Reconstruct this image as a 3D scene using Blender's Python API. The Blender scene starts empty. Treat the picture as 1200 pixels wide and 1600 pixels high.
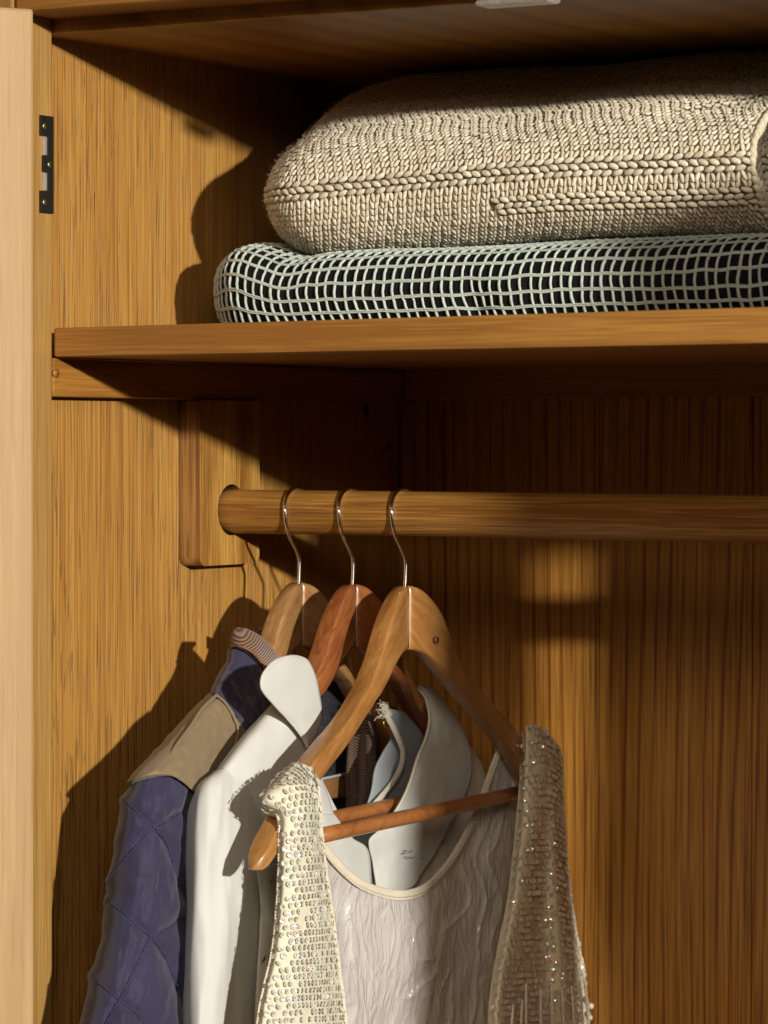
import bpy, bmesh, math, random
import numpy as np
from mathutils import Vector, Matrix, noise
random.seed(7); RNG = np.random.RandomState(7)
S = bpy.context.scene
COL = S.collection

# ---------------------------------------------------------------- camera
FPX, YAW, PITCH, ROLL = 5300.0, math.radians(30.2), math.radians(-1.24), math.radians(0.1)
_F = np.array([-math.sin(YAW)*math.cos(PITCH), math.cos(YAW)*math.cos(PITCH), math.sin(PITCH)])
_R0 = np.array([math.cos(YAW), math.sin(YAW), 0.0]); _U0 = np.cross(_R0, _F)
_R = _R0*math.cos(ROLL)+_U0*math.sin(ROLL); _U = _U0*math.cos(ROLL)-_R0*math.sin(ROLL)
CAM = np.array([1.41110778, -1.95820945, -0.07781215])
def on(px, py, ax, val):
    """point of the wardrobe's plane (axis ax = val, metres) seen at a photograph pixel"""
    r = _F + _R*(px-600)/FPX - _U*(py-800)/FPX
    return CAM + r*((val-CAM[ax])/r[ax])
cd = bpy.data.cameras.new('camera'); cam = bpy.data.objects.new('camera', cd); COL.objects.link(cam)
M = Matrix(((_R[0], _U[0], -_F[0]), (_R[1], _U[1], -_F[1]), (_R[2], _U[2], -_F[2]))).to_4x4()
M.translation = Vector(CAM); cam.matrix_world = M
cd.sensor_fit = 'HORIZONTAL'; cd.sensor_width = 36; cd.lens = FPX/1200*36
cd.clip_start = 0.05; cd.clip_end = 50
cd.dof.use_dof = True; cd.dof.focus_distance = 2.44; cd.dof.aperture_fstop = 17
S.camera = cam
# ---------------------------------------------------------------- light
W = bpy.data.worlds.new('World'); S.world = W; W.use_nodes = True
W.node_tree.nodes['Background'].inputs[0].default_value = (0.9, 0.75, 0.55, 1)
W.node_tree.nodes['Background'].inputs[1].default_value = 0.016
KEY_POS = Vector((5.2, -2.7, 0.82))
def lamp(kind, name, loc, aim, power, color, **kw):
    d = bpy.data.lights.new(name, kind); d.energy = power; d.color = color
    for k, v in kw.items(): setattr(d, k, v)
    o = bpy.data.objects.new(name, d); COL.objects.link(o); o.location = loc
    o.rotation_euler = (Vector(aim)-Vector(loc)).to_track_quat('-Z', 'Y').to_euler()
    return o
lamp('SPOT', 'key_lamp', KEY_POS, (0.3, 0.1, -0.1), 1950, (1, 0.94, 0.82), spot_size=math.radians(32), spot_blend=0.3, shadow_soft_size=0.075)
lamp('AREA', 'fill_lamp', (1.9, -2.9, 1.1), (0.35, 0.3, -0.3), 38, (1, 0.84, 0.66), shape='RECTANGLE', size=1.3, size_y=1.1)
S.view_settings.view_transform = 'Standard'; S.view_settings.look = 'None'
S.view_settings.exposure = 0; S.view_settings.gamma = 1
S.cycles.use_denoising = True
S.cycles.max_bounces = 8; S.cycles.diffuse_bounces = 4

# ---------------------------------------------------------------- materials
class NT:
    def __init__(s, name):
        s.m = bpy.data.materials.new(name); s.m.use_nodes = True; s.t = s.m.node_tree
        s.b = s.t.nodes['Principled BSDF']; s.tc = s.t.nodes.new('ShaderNodeTexCoord')
    def n(s, typ, ins=None, **kw):
        x = s.t.nodes.new('ShaderNode'+typ)
        for k, v in kw.items(): setattr(x, k, v)
        for k, v in (ins or {}).items():
            if isinstance(v, bpy.types.NodeSocket): s.t.links.new(v, x.inputs[k])
            else: x.inputs[k].default_value = v
        return x
    def math(s, op, a, b=0.0, clamp=False): return s.n('Math', {0: a, 1: b}, operation=op, use_clamp=clamp).outputs[0]
    def ramp(s, fac, stops):
        r = s.n('ValToRGB', {0: fac}); cr = r.color_ramp
        while len(cr.elements) < len(stops): cr.elements.new(0.5)
        for e, (p, c) in zip(cr.elements, stops): e.position = p; e.color = (*c, 1) if len(c) == 3 else c
        return r.outputs[0]
    def mix(s, fac, a, b, mode='MIX'):
        x = s.n('Mix', data_type='RGBA', blend_type=mode)
        for i, v in ((0, fac), (6, a), (7, b)):
            if isinstance(v, bpy.types.NodeSocket): s.t.links.new(v, x.inputs[i])
            else: x.inputs[i].default_value = v if i == 0 else (*v, 1)
        return x.outputs[2]
    def noise(s, vec, scale, detail=3, rough=.55, dist=0):
        return s.n('TexNoise', {'Vector': vec, 'Scale': scale, 'Detail': detail, 'Roughness': rough, 'Distortion': dist}).outputs[0]
    def map(s, vec, scale, rot=(0, 0, 0), loc=(0, 0, 0)):
        return s.n('Mapping', {'Vector': vec, 'Scale': scale, 'Rotation': rot, 'Location': loc}).outputs[0]
    def set(s, **kw):
        for k, v in kw.items():
            k = k.replace('_', ' ')
            if isinstance(v, bpy.types.NodeSocket): s.t.links.new(v, s.b.inputs[k])
            else: s.b.inputs[k].default_value = (*v, 1) if isinstance(v, tuple) and len(v) == 3 and 'Color' in k or k in ('Sheen Tint', 'Specular Tint') else v
    def bump(s, h, strength, dist=.001):
        s.set(Normal=s.n('Bump', {'Height': h, 'Strength': strength, 'Distance': dist}).outputs[0])

def oak(name, axis, dark, mid, light, ring=1.0, fibre=1.0, pore=1.0, fleck=0.0, rough=.46, bump=.5, ringscale=9.0, wob=4.0, broadw=.28, porest=.022, fst=.022, rpow=2.2):
    t = NT(name); st = [1, 1, 1]; st[axis] = .05
    rnd = t.n('ObjectInfo').outputs['Random']
    off = t.n('CombineXYZ', {0: t.math('MULTIPLY', rnd, 7.3), 1: t.math('MULTIPLY', rnd, 3.1), 2: t.math('MULTIPLY', rnd, 11.7)}).outputs[0]
    v = t.n('VectorMath', {0: t.tc.outputs['Object'], 1: off}, operation='ADD').outputs[0]
    vs = t.map(v, tuple(st)); st2 = list(st); st2[axis] = fst; vf = t.map(v, tuple(st2))
    st3 = list(st); st3[axis] = .16
    broad = t.noise(vs, 13, 3, .5, .6)
    # growth rings: sine of a wobbling cross-grain distance
    dot = {0: (0, 1, 1), 1: (1, 0, 1), 2: (1, 1, 0)}[axis]
    d = t.n('VectorMath', {0: vs, 1: dot}, operation='DOT_PRODUCT').outputs['Value']
    wobn = t.noise(t.map(v, tuple(.12 if i == axis else 1.0 for i in range(3))), 5.5, 2, .45)
    ph = t.math('ADD', t.math('MULTIPLY', d, ringscale*10), t.math('MULTIPLY', wobn, wob*6))
    ph = t.math('ADD', ph, t.math('MULTIPLY', broad, 3.0))
    rg = t.math('POWER', t.math('ADD', t.math('MULTIPLY', t.math('SINE', ph), .5), .5), rpow)
    fine = t.noise(vf, 520, 3, .6, .35); fine2 = t.noise(vf, 900, 2, .6)
    k = t.math('ADD', t.math('MULTIPLY', fine, .72*fibre), t.math('MULTIPLY', broad, broadw))
    k = t.math('ADD', k, t.math('MULTIPLY', fine2, .3*fibre))
    k = t.math('SUBTRACT', k, t.math('MULTIPLY', rg, .17*ring))
    k = t.math('SUBTRACT', k, .31*fibre-.07-(.28-broadw)*.5)
    col = t.ramp(k, [(.22, dark), (.41, mid), (.60, light)])
    po = t.ramp(t.noise(t.map(v, tuple(porest if i == axis else 1 for i in range(3))), 620, 1, .5), [(.60, (0, 0, 0)), (.70, (1, 1, 1))])
    pf = t.math('MULTIPLY', po, .45*pore)
    col = t.mix(pf, col, tuple(c*.45 for c in dark))
    h = t.math('SUBTRACT', t.math('MULTIPLY', fine, .6), pf)
    if fleck:
        rot = [0, 0, 0]; rot[0] = math.radians(7)
        fv = t.map(t.tc.outputs['Object'], (1, 1, .14), rot=tuple(rot))
        fl = t.noise(fv, 230, 2, .5, .2)
        msk = t.ramp(t.noise(t.map(t.tc.outputs['Object'], (1, 1, .3)), 11, 1), [(.42, (0, 0, 0)), (.6, (1, 1, 1))])
        ff = t.math('MULTIPLY', t.math('MULTIPLY', t.ramp(fl, [(.60, (0, 0, 0)), (.69, (1, 1, 1))]), msk), fleck)
        col = t.mix(ff, col, tuple(c*.6 for c in dark)); h = t.math('SUBTRACT', h, ff)
    t.set(Base_Color=col, Roughness=t.math('ADD', t.math('MULTIPLY', fine, .22), rough-.1), Specular_IOR_Level=.38)
    t.bump(h, bump, .0007)
    return t.m
OD, OM, OL = (.215, .088, .018), (.375, .190, .042), (.475, .275, .080)
M_wall = oak('oak_veneer_wall', 2, OD, OM, OL, ring=.10, fibre=1.0, pore=1.1, fleck=.45, bump=1.0, ringscale=24, broadw=.20, porest=.03, fst=.010)
M_back = oak('oak_back_boards', 2, (.20, .062, .010), (.44, .200, .036), (.56, .295, .066), ring=.8, fibre=.95, pore=.8, bump=.4, ringscale=52, wob=9.0, rpow=6, fst=.014, broadw=.2)
M_shelf = oak('oak_shelf', 0, (.26, .108, .024), (.42, .208, .046), (.52, .29, .08), ring=.7, fibre=.6, pore=.4, bump=.25, ringscale=14, wob=4)
M_batten = oak('oak_batten', 1, (.22, .088, .015), (.35, .165, .031), (.43, .225, .05), ring=.7, fibre=.7, pore=.5, bump=.3, ringscale=14)
M_rod = oak('oak_rod', 0, (.20, .082, .017), (.38, .19, .043), (.49, .285, .085), ring=.8, fibre=.9, pore=.9, bump=.35, ringscale=16, wob=2.5, rough=.38)
M_post = oak('oak_post', 2, (.28, .15, .042), (.43, .255, .078), (.52, .33, .12), ring=.5, fibre=.6, pore=.35, bump=.2, ringscale=10)
M_door = oak('oak_door', 2, (.36, .23, .10), (.44, .30, .15), (.51, .37, .205), ring=1.3, fibre=.6, pore=.45, bump=.2, ringscale=16, wob=5, rough=.55, rpow=3, broadw=.4)
M_block = oak('oak_bracket', 2, (.21, .09, .018), (.40, .215, .048), (.52, .32, .095), ring=.9, fibre=1.1, pore=.9, fleck=.35, bump=.55, ringscale=13)
M_blockside = oak('oak_bracket_side', 2, (.17, .072, .020), (.33, .165, .045), (.42, .24, .075), ring=1.6, fibre=.9, pore=1.2, bump=.5, ringscale=30, wob=1)

def hanger_wood(name, a, b, c, seed):
    t = NT(name); sx = t.n('SeparateXYZ', {0: t.tc.outputs['Object']})
    mv = t.n('CombineXYZ', {0: sx.outputs[0], 1: t.math('ABSOLUTE', t.math('SUBTRACT', sx.outputs[1], .2303)), 2: sx.outputs[2]}).outputs[0]
    v = t.map(t.map(mv, (1, 1, 1), rot=(math.radians(38), 0, 0), loc=(seed, seed*.7, 0)), (1, .09, 1))
    n1 = t.noise(v, 130, 3, .6, .8); n2 = t.noise(v, 600, 2, .6); n3 = t.noise(t.tc.outputs['Object'], 22, 3, .6, .5)
    k = t.math('ADD', t.math('MULTIPLY', n1, .45), t.math('ADD', t.math('MULTIPLY', n2, .25), t.math('MULTIPLY', n3, .3)))
    t.set(Base_Color=t.ramp(k, [(.36, a), (.5, b), (.64, c)]), Roughness=t.math('ADD', t.math('MULTIPLY', n3, .25), .22), Coat_Weight=.6, Coat_Roughness=.16)
    t.bump(n2, .15, .0004); return t.m
M_h = [hanger_wood('hanger_wood_pale', (.19, .085, .028), (.29, .145, .053), (.40, .225, .095), 1.3),
       hanger_wood('hanger_wood_red', (.14, .036, .011), (.25, .078, .023), (.35, .14, .046), 4.1),
       hanger_wood('hanger_wood_honey', (.22, .088, .023), (.33, .150, .042), (.42, .215, .07), 7.7)]
M_bar = hanger_wood('hanger_bar_wood', (.22, .075, .022), (.33, .125, .038), (.40, .17, .056), 2.2)

def cloth(name, col, rough=.85, scale=1400, bump=.3, var=.12, sheen=.0, big=18, spec=.3, trans=0, sub=None):
    t = NT(name); o = t.tc.outputs['Object']
    w = t.noise(o, scale, 2, .6); b = t.noise(o, big, 3, .55)
    k = t.math('ADD', t.math('MULTIPLY', w, .5), t.math('MULTIPLY', b, .5))
    c = t.ramp(k, [(.35, tuple(x*(1-var) for x in col)), (.65, tuple(min(1, x*(1+var)) for x in col))])
    t.set(Base_Color=c, Roughness=rough, Sheen_Weight=sheen, Specular_IOR_Level=spec)
    if trans: t.set(Subsurface_Weight=trans, Subsurface_Radius=(.004, .004, .004), Subsurface_Scale=1.0)
    t.bump(w, bump, .0005); return t
M_white = cloth('white_cotton', (.55, .56, .54), .8, 1900, .22, .04, .1).m
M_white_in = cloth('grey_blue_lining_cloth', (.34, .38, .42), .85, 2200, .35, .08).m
M_tape = cloth('cream_tape', (.70, .66, .57), .85, 1800, .5, .08).m
M_navy = cloth('navy_nylon', (.028, .025, .063), .66, 1500, .3, .14, .25, big=30, spec=.22).m
M_tan = cloth('tan_suede', (.21, .155, .092), .5, 700, .25, .08, .15, big=30).m
M_creamtrim = cloth('cream_trim', (.66, .60, .48), .7, 900, .6, .12, .2).m
M_cloth_l = cloth('cream_mesh_cloth', (.62, .59, .47), .8, 1000, .9, .16, .2).m
M_cloth_r = cloth('champagne_cloth_shade_lift', (.78, .68, .48), .7, 900, .9, .2, .2).m  # extra light put into the colour, as the right panel hangs in shade
M_stitch = cloth('blue_thread', (.045, .055, .12), .6, 900, .2).m
M_label = cloth('brown_leather_label', (.20, .095, .035), .6, 700, .5, .15).m
M_grey = cloth('grey_wool', (.30, .28, .23), .95, 260, .9, .45, .3, big=160).m
t = NT('tweed_lining'); o = t.tc.outputs['Object']
ck = t.n('TexWave', {'Vector': o, 'Scale': 190, 'Distortion': 3, 'Detail': 2}, bands_direction='Z').outputs['Fac' if False else 1]
ck2 = t.n('TexWave', {'Vector': o, 'Scale': 130, 'Distortion': 4, 'Detail': 2}, bands_direction='Y').outputs[1]
t.set(Base_Color=t.ramp(t.math('MULTIPLY', t.math('MULTIPLY', ck, ck2), t.noise(o, 420, 3)), [(.2, (.006, .006, .010)), (.45, (.08, .08, .10))]), Roughness=.95); M_tweed = t.m
def corduroy(name, rot, scale):
    t = NT(name); v = t.map(t.tc.outputs['Object'], (1, 1, 1), rot=rot)
    w = t.n('TexWave', {'Vector': v, 'Scale': scale, 'Distortion': .2, 'Detail': 1, 'Detail Scale': 2}, bands_direction='Z').outputs[1]
    k = t.math('ADD', t.math('MULTIPLY', w, .8), t.math('MULTIPLY', t.noise(v, 900, 2), .2))
    t.set(Base_Color=t.ramp(k, [(.15, (.045, .016, .009)), (.5, (.17, .075, .038)), (.85, (.28, .15, .085))]), Roughness=.85, Sheen_Weight=.3)
    t.bump(w, .9, .0012); return t.m
M_cord1 = corduroy('brown_corduroy_collar', (math.radians(-26), 0, 0), 150)
M_cord2 = corduroy('brown_corduroy_facing', (math.radians(30), 0, 0), 165)
t = NT('printed_blouse_cotton'); o = t.tc.outputs['Object']
p1 = t.noise(o, 120, 3, .6, 1.5); p2 = t.noise(o, 24, 2)
f = t.math('MULTIPLY', t.ramp(p1, [(.56, (0, 0, 0)), (.60, (1, 1, 1))]), t.ramp(p2, [(.5, (0, 0, 0)), (.58, (1, 1, 1))]))
t.set(Base_Color=t.mix(f, (.62, .60, .52), (.05, .05, .045)), Roughness=.85); M_print = t.m
t = NT('satin_lining'); o = t.tc.outputs['Object']
s1 = t.noise(t.map(o, (1, 1, .35)), 60, 4, .6, .6); s2 = t.noise(o, 900, 2)
c1 = t.math('ABSOLUTE', t.math('SUBTRACT', t.noise(t.map(o, (1, 1, .4), rot=(.5, 0, 0)), 42, 3, .5, .7), .5)); c2 = t.math('ABSOLUTE', t.math('SUBTRACT', t.noise(t.map(o, (1, 1, .45), rot=(-.45, 0, 0), loc=(3, 1, 2)), 58, 3, .5, .7), .5))
cr1 = t.math('POWER', t.math('SUBTRACT', 1.0, t.math('MULTIPLY', c1, 9.0), True), 2.0); cr2 = t.math('POWER', t.math('SUBTRACT', 1.0, t.math('MULTIPLY', c2, 9.0), True), 2.0)
s1 = t.math('ADD', t.math('MULTIPLY', s1, .5), t.math('ADD', t.math('MULTIPLY', cr1, .35), t.math('MULTIPLY', cr2, .3)))
t.set(Base_Color=t.ramp(t.noise(o, 30, 2), [(.3, (.66, .64, .63)), (.7, (.76, .74, .73))]), Roughness=.26, Specular_IOR_Level=.7, Metallic=.25, Anisotropic=.6, Coat_Weight=.12, Coat_Roughness=.3)
t.bump(t.math('ADD', s1, t.math('MULTIPLY', s2, .04)), .75, .0022); M_satin = t.m
def yarn(name, a, b, c, sc=1):
    t = NT(name); o = t.tc.outputs['Object']; g = t.n('NewGeometry').outputs['Random Per Island']
    st = t.noise(t.map(o, (1, 1, .8), rot=(.4, .5, .2)), 900*sc, 3, .7); b2 = t.noise(o, 90, 2)
    k = t.math('ADD', t.math('MULTIPLY', st, .55), t.math('ADD', t.math('MULTIPLY', g, .18), t.math('MULTIPLY', b2, .28)))
    t.set(Base_Color=t.ramp(k, [(.34, a), (.52, b), (.72, c)]), Roughness=.9, Sheen_Weight=.35, Sheen_Roughness=.5)
    t.bump(st, .9, .0008); return t.m
M_yarn = yarn('oatmeal_marl_yarn', (.48, .41, .28), (.63, .565, .43), (.84, .80, .68))
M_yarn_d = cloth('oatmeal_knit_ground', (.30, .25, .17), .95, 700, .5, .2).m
M_mint = yarn('pale_mint_cord', (.36, .44, .39), (.47, .55, .50), (.58, .66, .61), 1.3)
M_black = cloth('black_wool', (.008, .008, .010), .95, 900, .6, .5, .0, spec=.15).m
def simple(name, col, rough=.5, metal=0, **kw):
    t = NT(name); n = t.noise(t.tc.outputs['Object'], 300, 3)
    t.set(Base_Color=t.ramp(n, [(.3, tuple(c*.85 for c in col)), (.7, tuple(min(1, c*1.1) for c in col))]), Roughness=rough, Metallic=metal, **kw); return t.m
M_chrome = simple('polished_steel', (.80, .79, .77), .13, 1)
M_blackmetal = simple('black_hinge_metal', (.030, .028, .024), .42, .6)
M_brass = simple('aged_brass', (.38, .32, .14), .38, .9)
M_gold = simple('gold_ring', (.75, .52, .16), .25, 1)
M_plate = simple('silver_catch_metal', (.75, .70, .68), .3, .7)
M_glue = simple('pale_glue_line', (.62, .42, .22), .5)
M_knot = simple('dark_knot', (.035, .014, .006), .6)
M_dark = simple('dark_print_ink', (.20, .19, .17), .8)
M_knotring = simple('brown_knot_ring', (.16, .065, .022), .45)
def sequin(name, base):
    t = NT(name); g = t.n('NewGeometry').outputs['Random Per Island']
    c = t.ramp(g, [(0, base), (.3, tuple(a*.6+b*.4 for a, b in zip(base, (.5, .75, .7)))), (.5, tuple(a*.6+b*.4 for a, b in zip(base, (.85, .6, .65)))), (.7, tuple(a*.6+b*.4 for a, b in zip(base, (.55, .6, .85)))), (1, base)])
    t.set(Base_Color=c, Roughness=.12, Metallic=.25, Specular_IOR_Level=.9, Coat_Weight=.8, Coat_Roughness=.08,
          Thin_Film_Thickness=t.math('ADD', t.math('MULTIPLY', g, 350), 280), Thin_Film_IOR=1.45)
    return t.m
M_seq = sequin('pearl_sequin', (.80, .77, .62)); M_seq_r = sequin('champagne_sequin_shade_lift', (.88, .78, .58))  # champagne copy lightened in its colour, to offset shade on the right panel
M_pearl = simple('pearl_bead', (.78, .70, .58), .22, .0, Coat_Weight=.6)

# ---------------------------------------------------------------- helpers
def finish(name, me, mat, parent, smooth=True):
    o = bpy.data.objects.new(name, me); COL.objects.link(o)
    if mat: me.materials.append(mat)
    if smooth: me.polygons.foreach_set('use_smooth', [True]*len(me.polygons))
    if parent: o.parent = parent
    return o
def thing(name, label, cat, loc=(0, 0, 0), group=None):
    o = bpy.data.objects.new(name, None); COL.objects.link(o); o.empty_display_size = .02
    o['label'] = label; o['category'] = cat
    if group: o['group'] = group
    return o
def box(name, lo, hi, mat, parent, bevel=.0012, fn=None, seg=1):
    bm = bmesh.new(); bmesh.ops.create_cube(bm, size=1)
    for v in bm.verts:
        v.co = Vector([lo[i]+(hi[i]-lo[i])*(v.co[i]+.5) for i in range(3)])
    if seg > 1:
        bmesh.ops.subdivide_edges(bm, edges=[e for e in bm.edges if abs(e.verts[0].co.x-e.verts[1].co.x) > .1], cuts=seg)
    if bevel: bmesh.ops.bevel(bm, geom=[e for e in bm.edges if e.calc_length() > bevel*3 and len(e.link_faces) == 2 and e.calc_face_angle(0) > .5], offset=bevel, segments=2, affect='EDGES', profile=.5)
    if fn:
        for v in bm.verts: v.co = fn(v.co)
    me = bpy.data.meshes.new(name); bm.to_mesh(me); bm.free()
    return finish(name, me, mat, parent, False)
def cr(P, t):
    """Catmull-Rom through rows of P (n,...) at parameters t in 0..n-1"""
    P = np.asarray(P, float); n = len(P); i = np.clip(np.floor(t).astype(int), 0, n-2); f = t-i
    def g(k):
        lo = 2*P[0]-P[1]; hi = 2*P[-1]-P[-2]
        E = np.concatenate([lo[None], P, hi[None]]); return E[k+1]
    sh = (len(t),)+(1,)*(P.ndim-1); f = f.reshape(sh)
    p0, p1, p2, p3 = g(i-1), g(i), g(i+1), g(i+2)
    return .5*((2*p1)+(-p0+p2)*f+(2*p0-5*p1+4*p2-p3)*f*f+(-p0+3*p1-3*p2+p3)*f**3)
def grid_mesh(name, G, mat, parent, thick=0, close_u=False):
    nv, nu = G.shape[:2]; V = G.reshape(-1, 3)
    F = []
    for j in range(nv-1):
        for i in range(nu-1+(1 if close_u else 0)):
            a = j*nu+i; b = j*nu+(i+1) % nu
            F.append((a, b, b+nu, a+nu))
    me = bpy.data.meshes.new(name); me.from_pydata(V.tolist(), [], F); me.update()
    o = finish(name, me, mat, parent)
    if thick:
        c = me.polygons[len(me.polygons)//2]
        if c.normal.dot(Vector(CAM)-c.center) < 0: me.flip_normals()
        m = o.modifiers.new('s', 'SOLIDIFY'); m.thickness = thick; m.offset = -1
    return o
def patch(name, rows, mat, parent, nu=40, nv=60, disp=None, thick=.0012, ret=False, bias=0):
    """cloth sheet through control points (px, py, x in mm): interpolated there, then set in the wardrobe's space"""
    P = np.array(rows, float)
    A = cr(P, np.linspace(0, len(P)-1, nv)); B = cr(A.transpose(1, 0, 2), np.linspace(0, P.shape[1]-1, nu)).transpose(1, 0, 2)
    G = np.empty(B.shape)
    for j in range(nv):
        for i in range(nu):
            px, py, x = B[j, i]
            x = x/1000 + bias
            p = on(px, py, 0, x)
            if disp: 
                d = disp(px, py, i/(nu-1), j/(nv-1)); p = p + np.array([d, -.35*d, .05*d])
            G[j, i] = p
    if ret: return G
    return grid_mesh(name, G, mat, parent, thick)
def tube_mesh(paths, radii, nseg=8):
    """paths: list of (n,3) arrays; radii: list of float/array -> verts, faces"""
    V = []; F = []; base = 0
    for P, r in zip(paths, radii):
        P = np.asarray(P, float); n = len(P); r = np.broadcast_to(r, (n,))
        T = np.gradient(P, axis=0); T /= np.linalg.norm(T, axis=1)[:, None]+1e-12
        up = np.array([0.31, 0.17, 0.93]); up = up if abs(T[0]@up) < .9 else np.array([1., 0, 0])
        N = np.cross(T, up); N /= np.linalg.norm(N, axis=1)[:, None]+1e-12; Bn = np.cross(T, N)
        a = np.linspace(0, 2*np.pi, nseg, endpoint=False)
        ring = P[:, None]+r[:, None, None]*(np.cos(a)[None, :, None]*N[:, None]+np.sin(a)[None, :, None]*Bn[:, None])
        V.append(ring.reshape(-1, 3))
        for j in range(n-1):
            for i in range(nseg):
                i2 = (i+1) % nseg
                F.append((base+j*nseg+i, base+j*nseg+i2, base+(j+1)*nseg+i2, base+(j+1)*nseg+i))
        F.append(tuple(base+i for i in range(nseg))[::-1]); F.append(tuple(base+(n-1)*nseg+i for i in range(nseg)))
        base += n*nseg
    return np.concatenate(V), F
def tubes(name, paths, r, mat, parent, nseg=8, stuff=False):
    if not isinstance(r, (list, tuple)): r = [r]*len(paths)
    V, F = tube_mesh(paths, r, nseg)
    me = bpy.data.meshes.new(name); me.from_pydata(V.tolist(), [], F); me.update()
    o = finish(name, me, mat, parent)
    if stuff: o['kind'] = 'stuff'
    return o
def spline(pts, n): return cr(np.array(pts, float), np.linspace(0, len(pts)-1, n))
def px_path(pts, n):
    return np.array([on(a, b, 0, c/1000) for a, b, c in spline(pts, n)])
def prism(name, pts, ax, lo, hi, mat, parent, holes=(), bevel=.0012, mat2=None):
    """outline in the plane normal to axis ax, with holes, extruded from lo to hi"""
    bm = bmesh.new(); o2 = [i for i in range(3) if i != ax]
    def loop(L, d):
        vs = []
        for p in L:
            c = [0, 0, 0]; c[o2[0]], c[o2[1]] = p; c[ax] = d; vs.append(bm.verts.new(c))
        return vs, [bm.edges.new((vs[i], vs[(i+1) % len(vs)])) for i in range(len(vs))]
    es = []; 
    for L in [pts]+list(holes): es += loop(L, lo)[1]
    r = bmesh.ops.triangle_fill(bm, use_beauty=True, use_dissolve=False, edges=es)
    fs = [g for g in r['geom'] if isinstance(g, bmesh.types.BMFace)]
    ex = bmesh.ops.extrude_face_region(bm, geom=fs)
    for g in ex['geom']:
        if isinstance(g, bmesh.types.BMVert): g.co[ax] = hi
    bmesh.ops.recalc_face_normals(bm, faces=bm.faces)
    me = bpy.data.meshes.new(name); bm.to_mesh(me); bm.free()
    o = finish(name, me, mat, parent, False)
    if bevel:
        m = o.modifiers.new('b', 'BEVEL'); m.width = bevel; m.segments = 3; m.limit_method = 'ANGLE'; m.angle_limit = math.radians(50); m.harden_normals = False
    if mat2:
        me.materials.append(mat2)
        for p in me.polygons:
            if abs(p.normal[ax]) < .5: p.material_index = 1
    return o

# ================================================================ WARDROBE
WR = thing('wardrobe', 'open oak wardrobe with shelf and hanging rail, its interior seen from the front', 'wardrobe')
YB, XW, YF = .515, 1.040, -.047
box('side_panel', (-.033, .0015, -1.25), (-.015, YB+.012, .235), M_wall, WR, .0005)
box('side_panel', (XW, .0015, -1.25), (XW+.018, YB+.012, .235), M_wall, WR, .0005)
box('post', (-.075, YF, -1.3), (0, 0, .262), M_post, WR, .002)
box('post', (XW, YF, -1.3), (XW+.075, 0, .262), M_post, WR, .002)
box('top_rail', (.0005, YF, .2175), (XW-.0005, .0, .262), M_shelf, WR, .003)
box('ceiling_board', (-.0145, .0005, .2075), (XW-.0005, YB-.001, .2255), M_batten, WR, .0006)
box('floor_board', (-.0145, YF+.004, -1.25), (XW-.0005, YB-.001, -1.23), M_shelf, WR, .001)
tilt = lambda c: Vector((c.x, c.y, c.z+.0093*max(c.x, 0)-(.0045*max(c.x, 0) if c.z < -.01 else 0)))
box('shelf', (.0005, 0, -.0205), (XW-.0005, YB-.001, 0), M_shelf, WR, .0016, fn=tilt)
box('batten', (-.0145, .0008, -.0485), (0, YB-.002, -.0212), M_batten, WR, .0012)
box('batten', (.0008, YB-.018, -.0450), (XW-.001, YB-.0005, -.0190), M_shelf, WR, .0012, fn=lambda c: Vector((c.x, c.y, c.z+.0045*max(c.x, 0))))
bx = [-.1126, .0304, .1740, .3100, .446, .582, .718, .854, .99, XW]   # tongue-and-groove boards of the back
for i in range(len(bx)-1):
    a = max(bx[i], -.0145)
    box('back_board', (a+.0003, YB+(.0008 if i % 2 else 0), -1.25), (bx[i+1]-.0003, YB+.010, .235), M_back, WR, .0007)
# rod bracket with its hole, and the rail
def rrect(y0, y1, z0, z1, r, n=6):
    P = []
    for cy, cz, a0 in ((y1-r, z1-r*.15, 0), (y0+r, z1-r*.15, 90), (y0+r, z0+r, 180), (y1-r, z0+r, 270)):
        rr = r*.15 if cz > z1-r*.5 else r
        cyy = cy if rr == r else (y1-rr if cy > (y0+y1)/2 else y0+rr)
        for k in range(n+1):
            a = math.radians(a0+90*k/n); P.append((cyy+rr*math.cos(a), cz+rr*math.sin(a)))
    return P
RY, RZ, RR = .2303, -.1338, .0168
hole = [(RY-.0028+.0196*math.cos(a), RZ+.0012+.0196*math.sin(a)) for a in np.linspace(0, 2*math.pi, 40, endpoint=False)]
br = prism('rail_bracket', rrect(.1830, .2675, -.1745, -.0490, .0075), 0, -.0147, .004, M_block, WR, [hole], .0013, M_blockside)
br['label'] = 'rounded oak block holding the end of the rail'
br2 = prism('rail_bracket', rrect(.1830, .2675, -.1745, -.0490, .0075), 0, XW-.019, XW-.0003, M_block, WR, [hole], .0013, M_blockside)
rod = tubes('hanging_rail', [np.array([[x, RY, RZ] for x in np.linspace(-.0135, XW-.002, 60)])], RR, M_rod, WR, 64)
# screw mark at the batten's end
tubes('screw_plug', [np.array([[-.0005, .0035, -.032], [.0006, .0035, -.032]])], [.0035], M_batten, WR, 16)
# small worn holes in the side panel near the back
for y, z, r in ((.455, -.0435, .0035), (.462, -.055, .0048), (.47, -.066, .002), (.50, -.085, .003)):
    tubes('worn_hole', [np.array([[-.0152, y, z], [-.0148, y, z]])], [r], M_knot, WR, 10)
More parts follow.
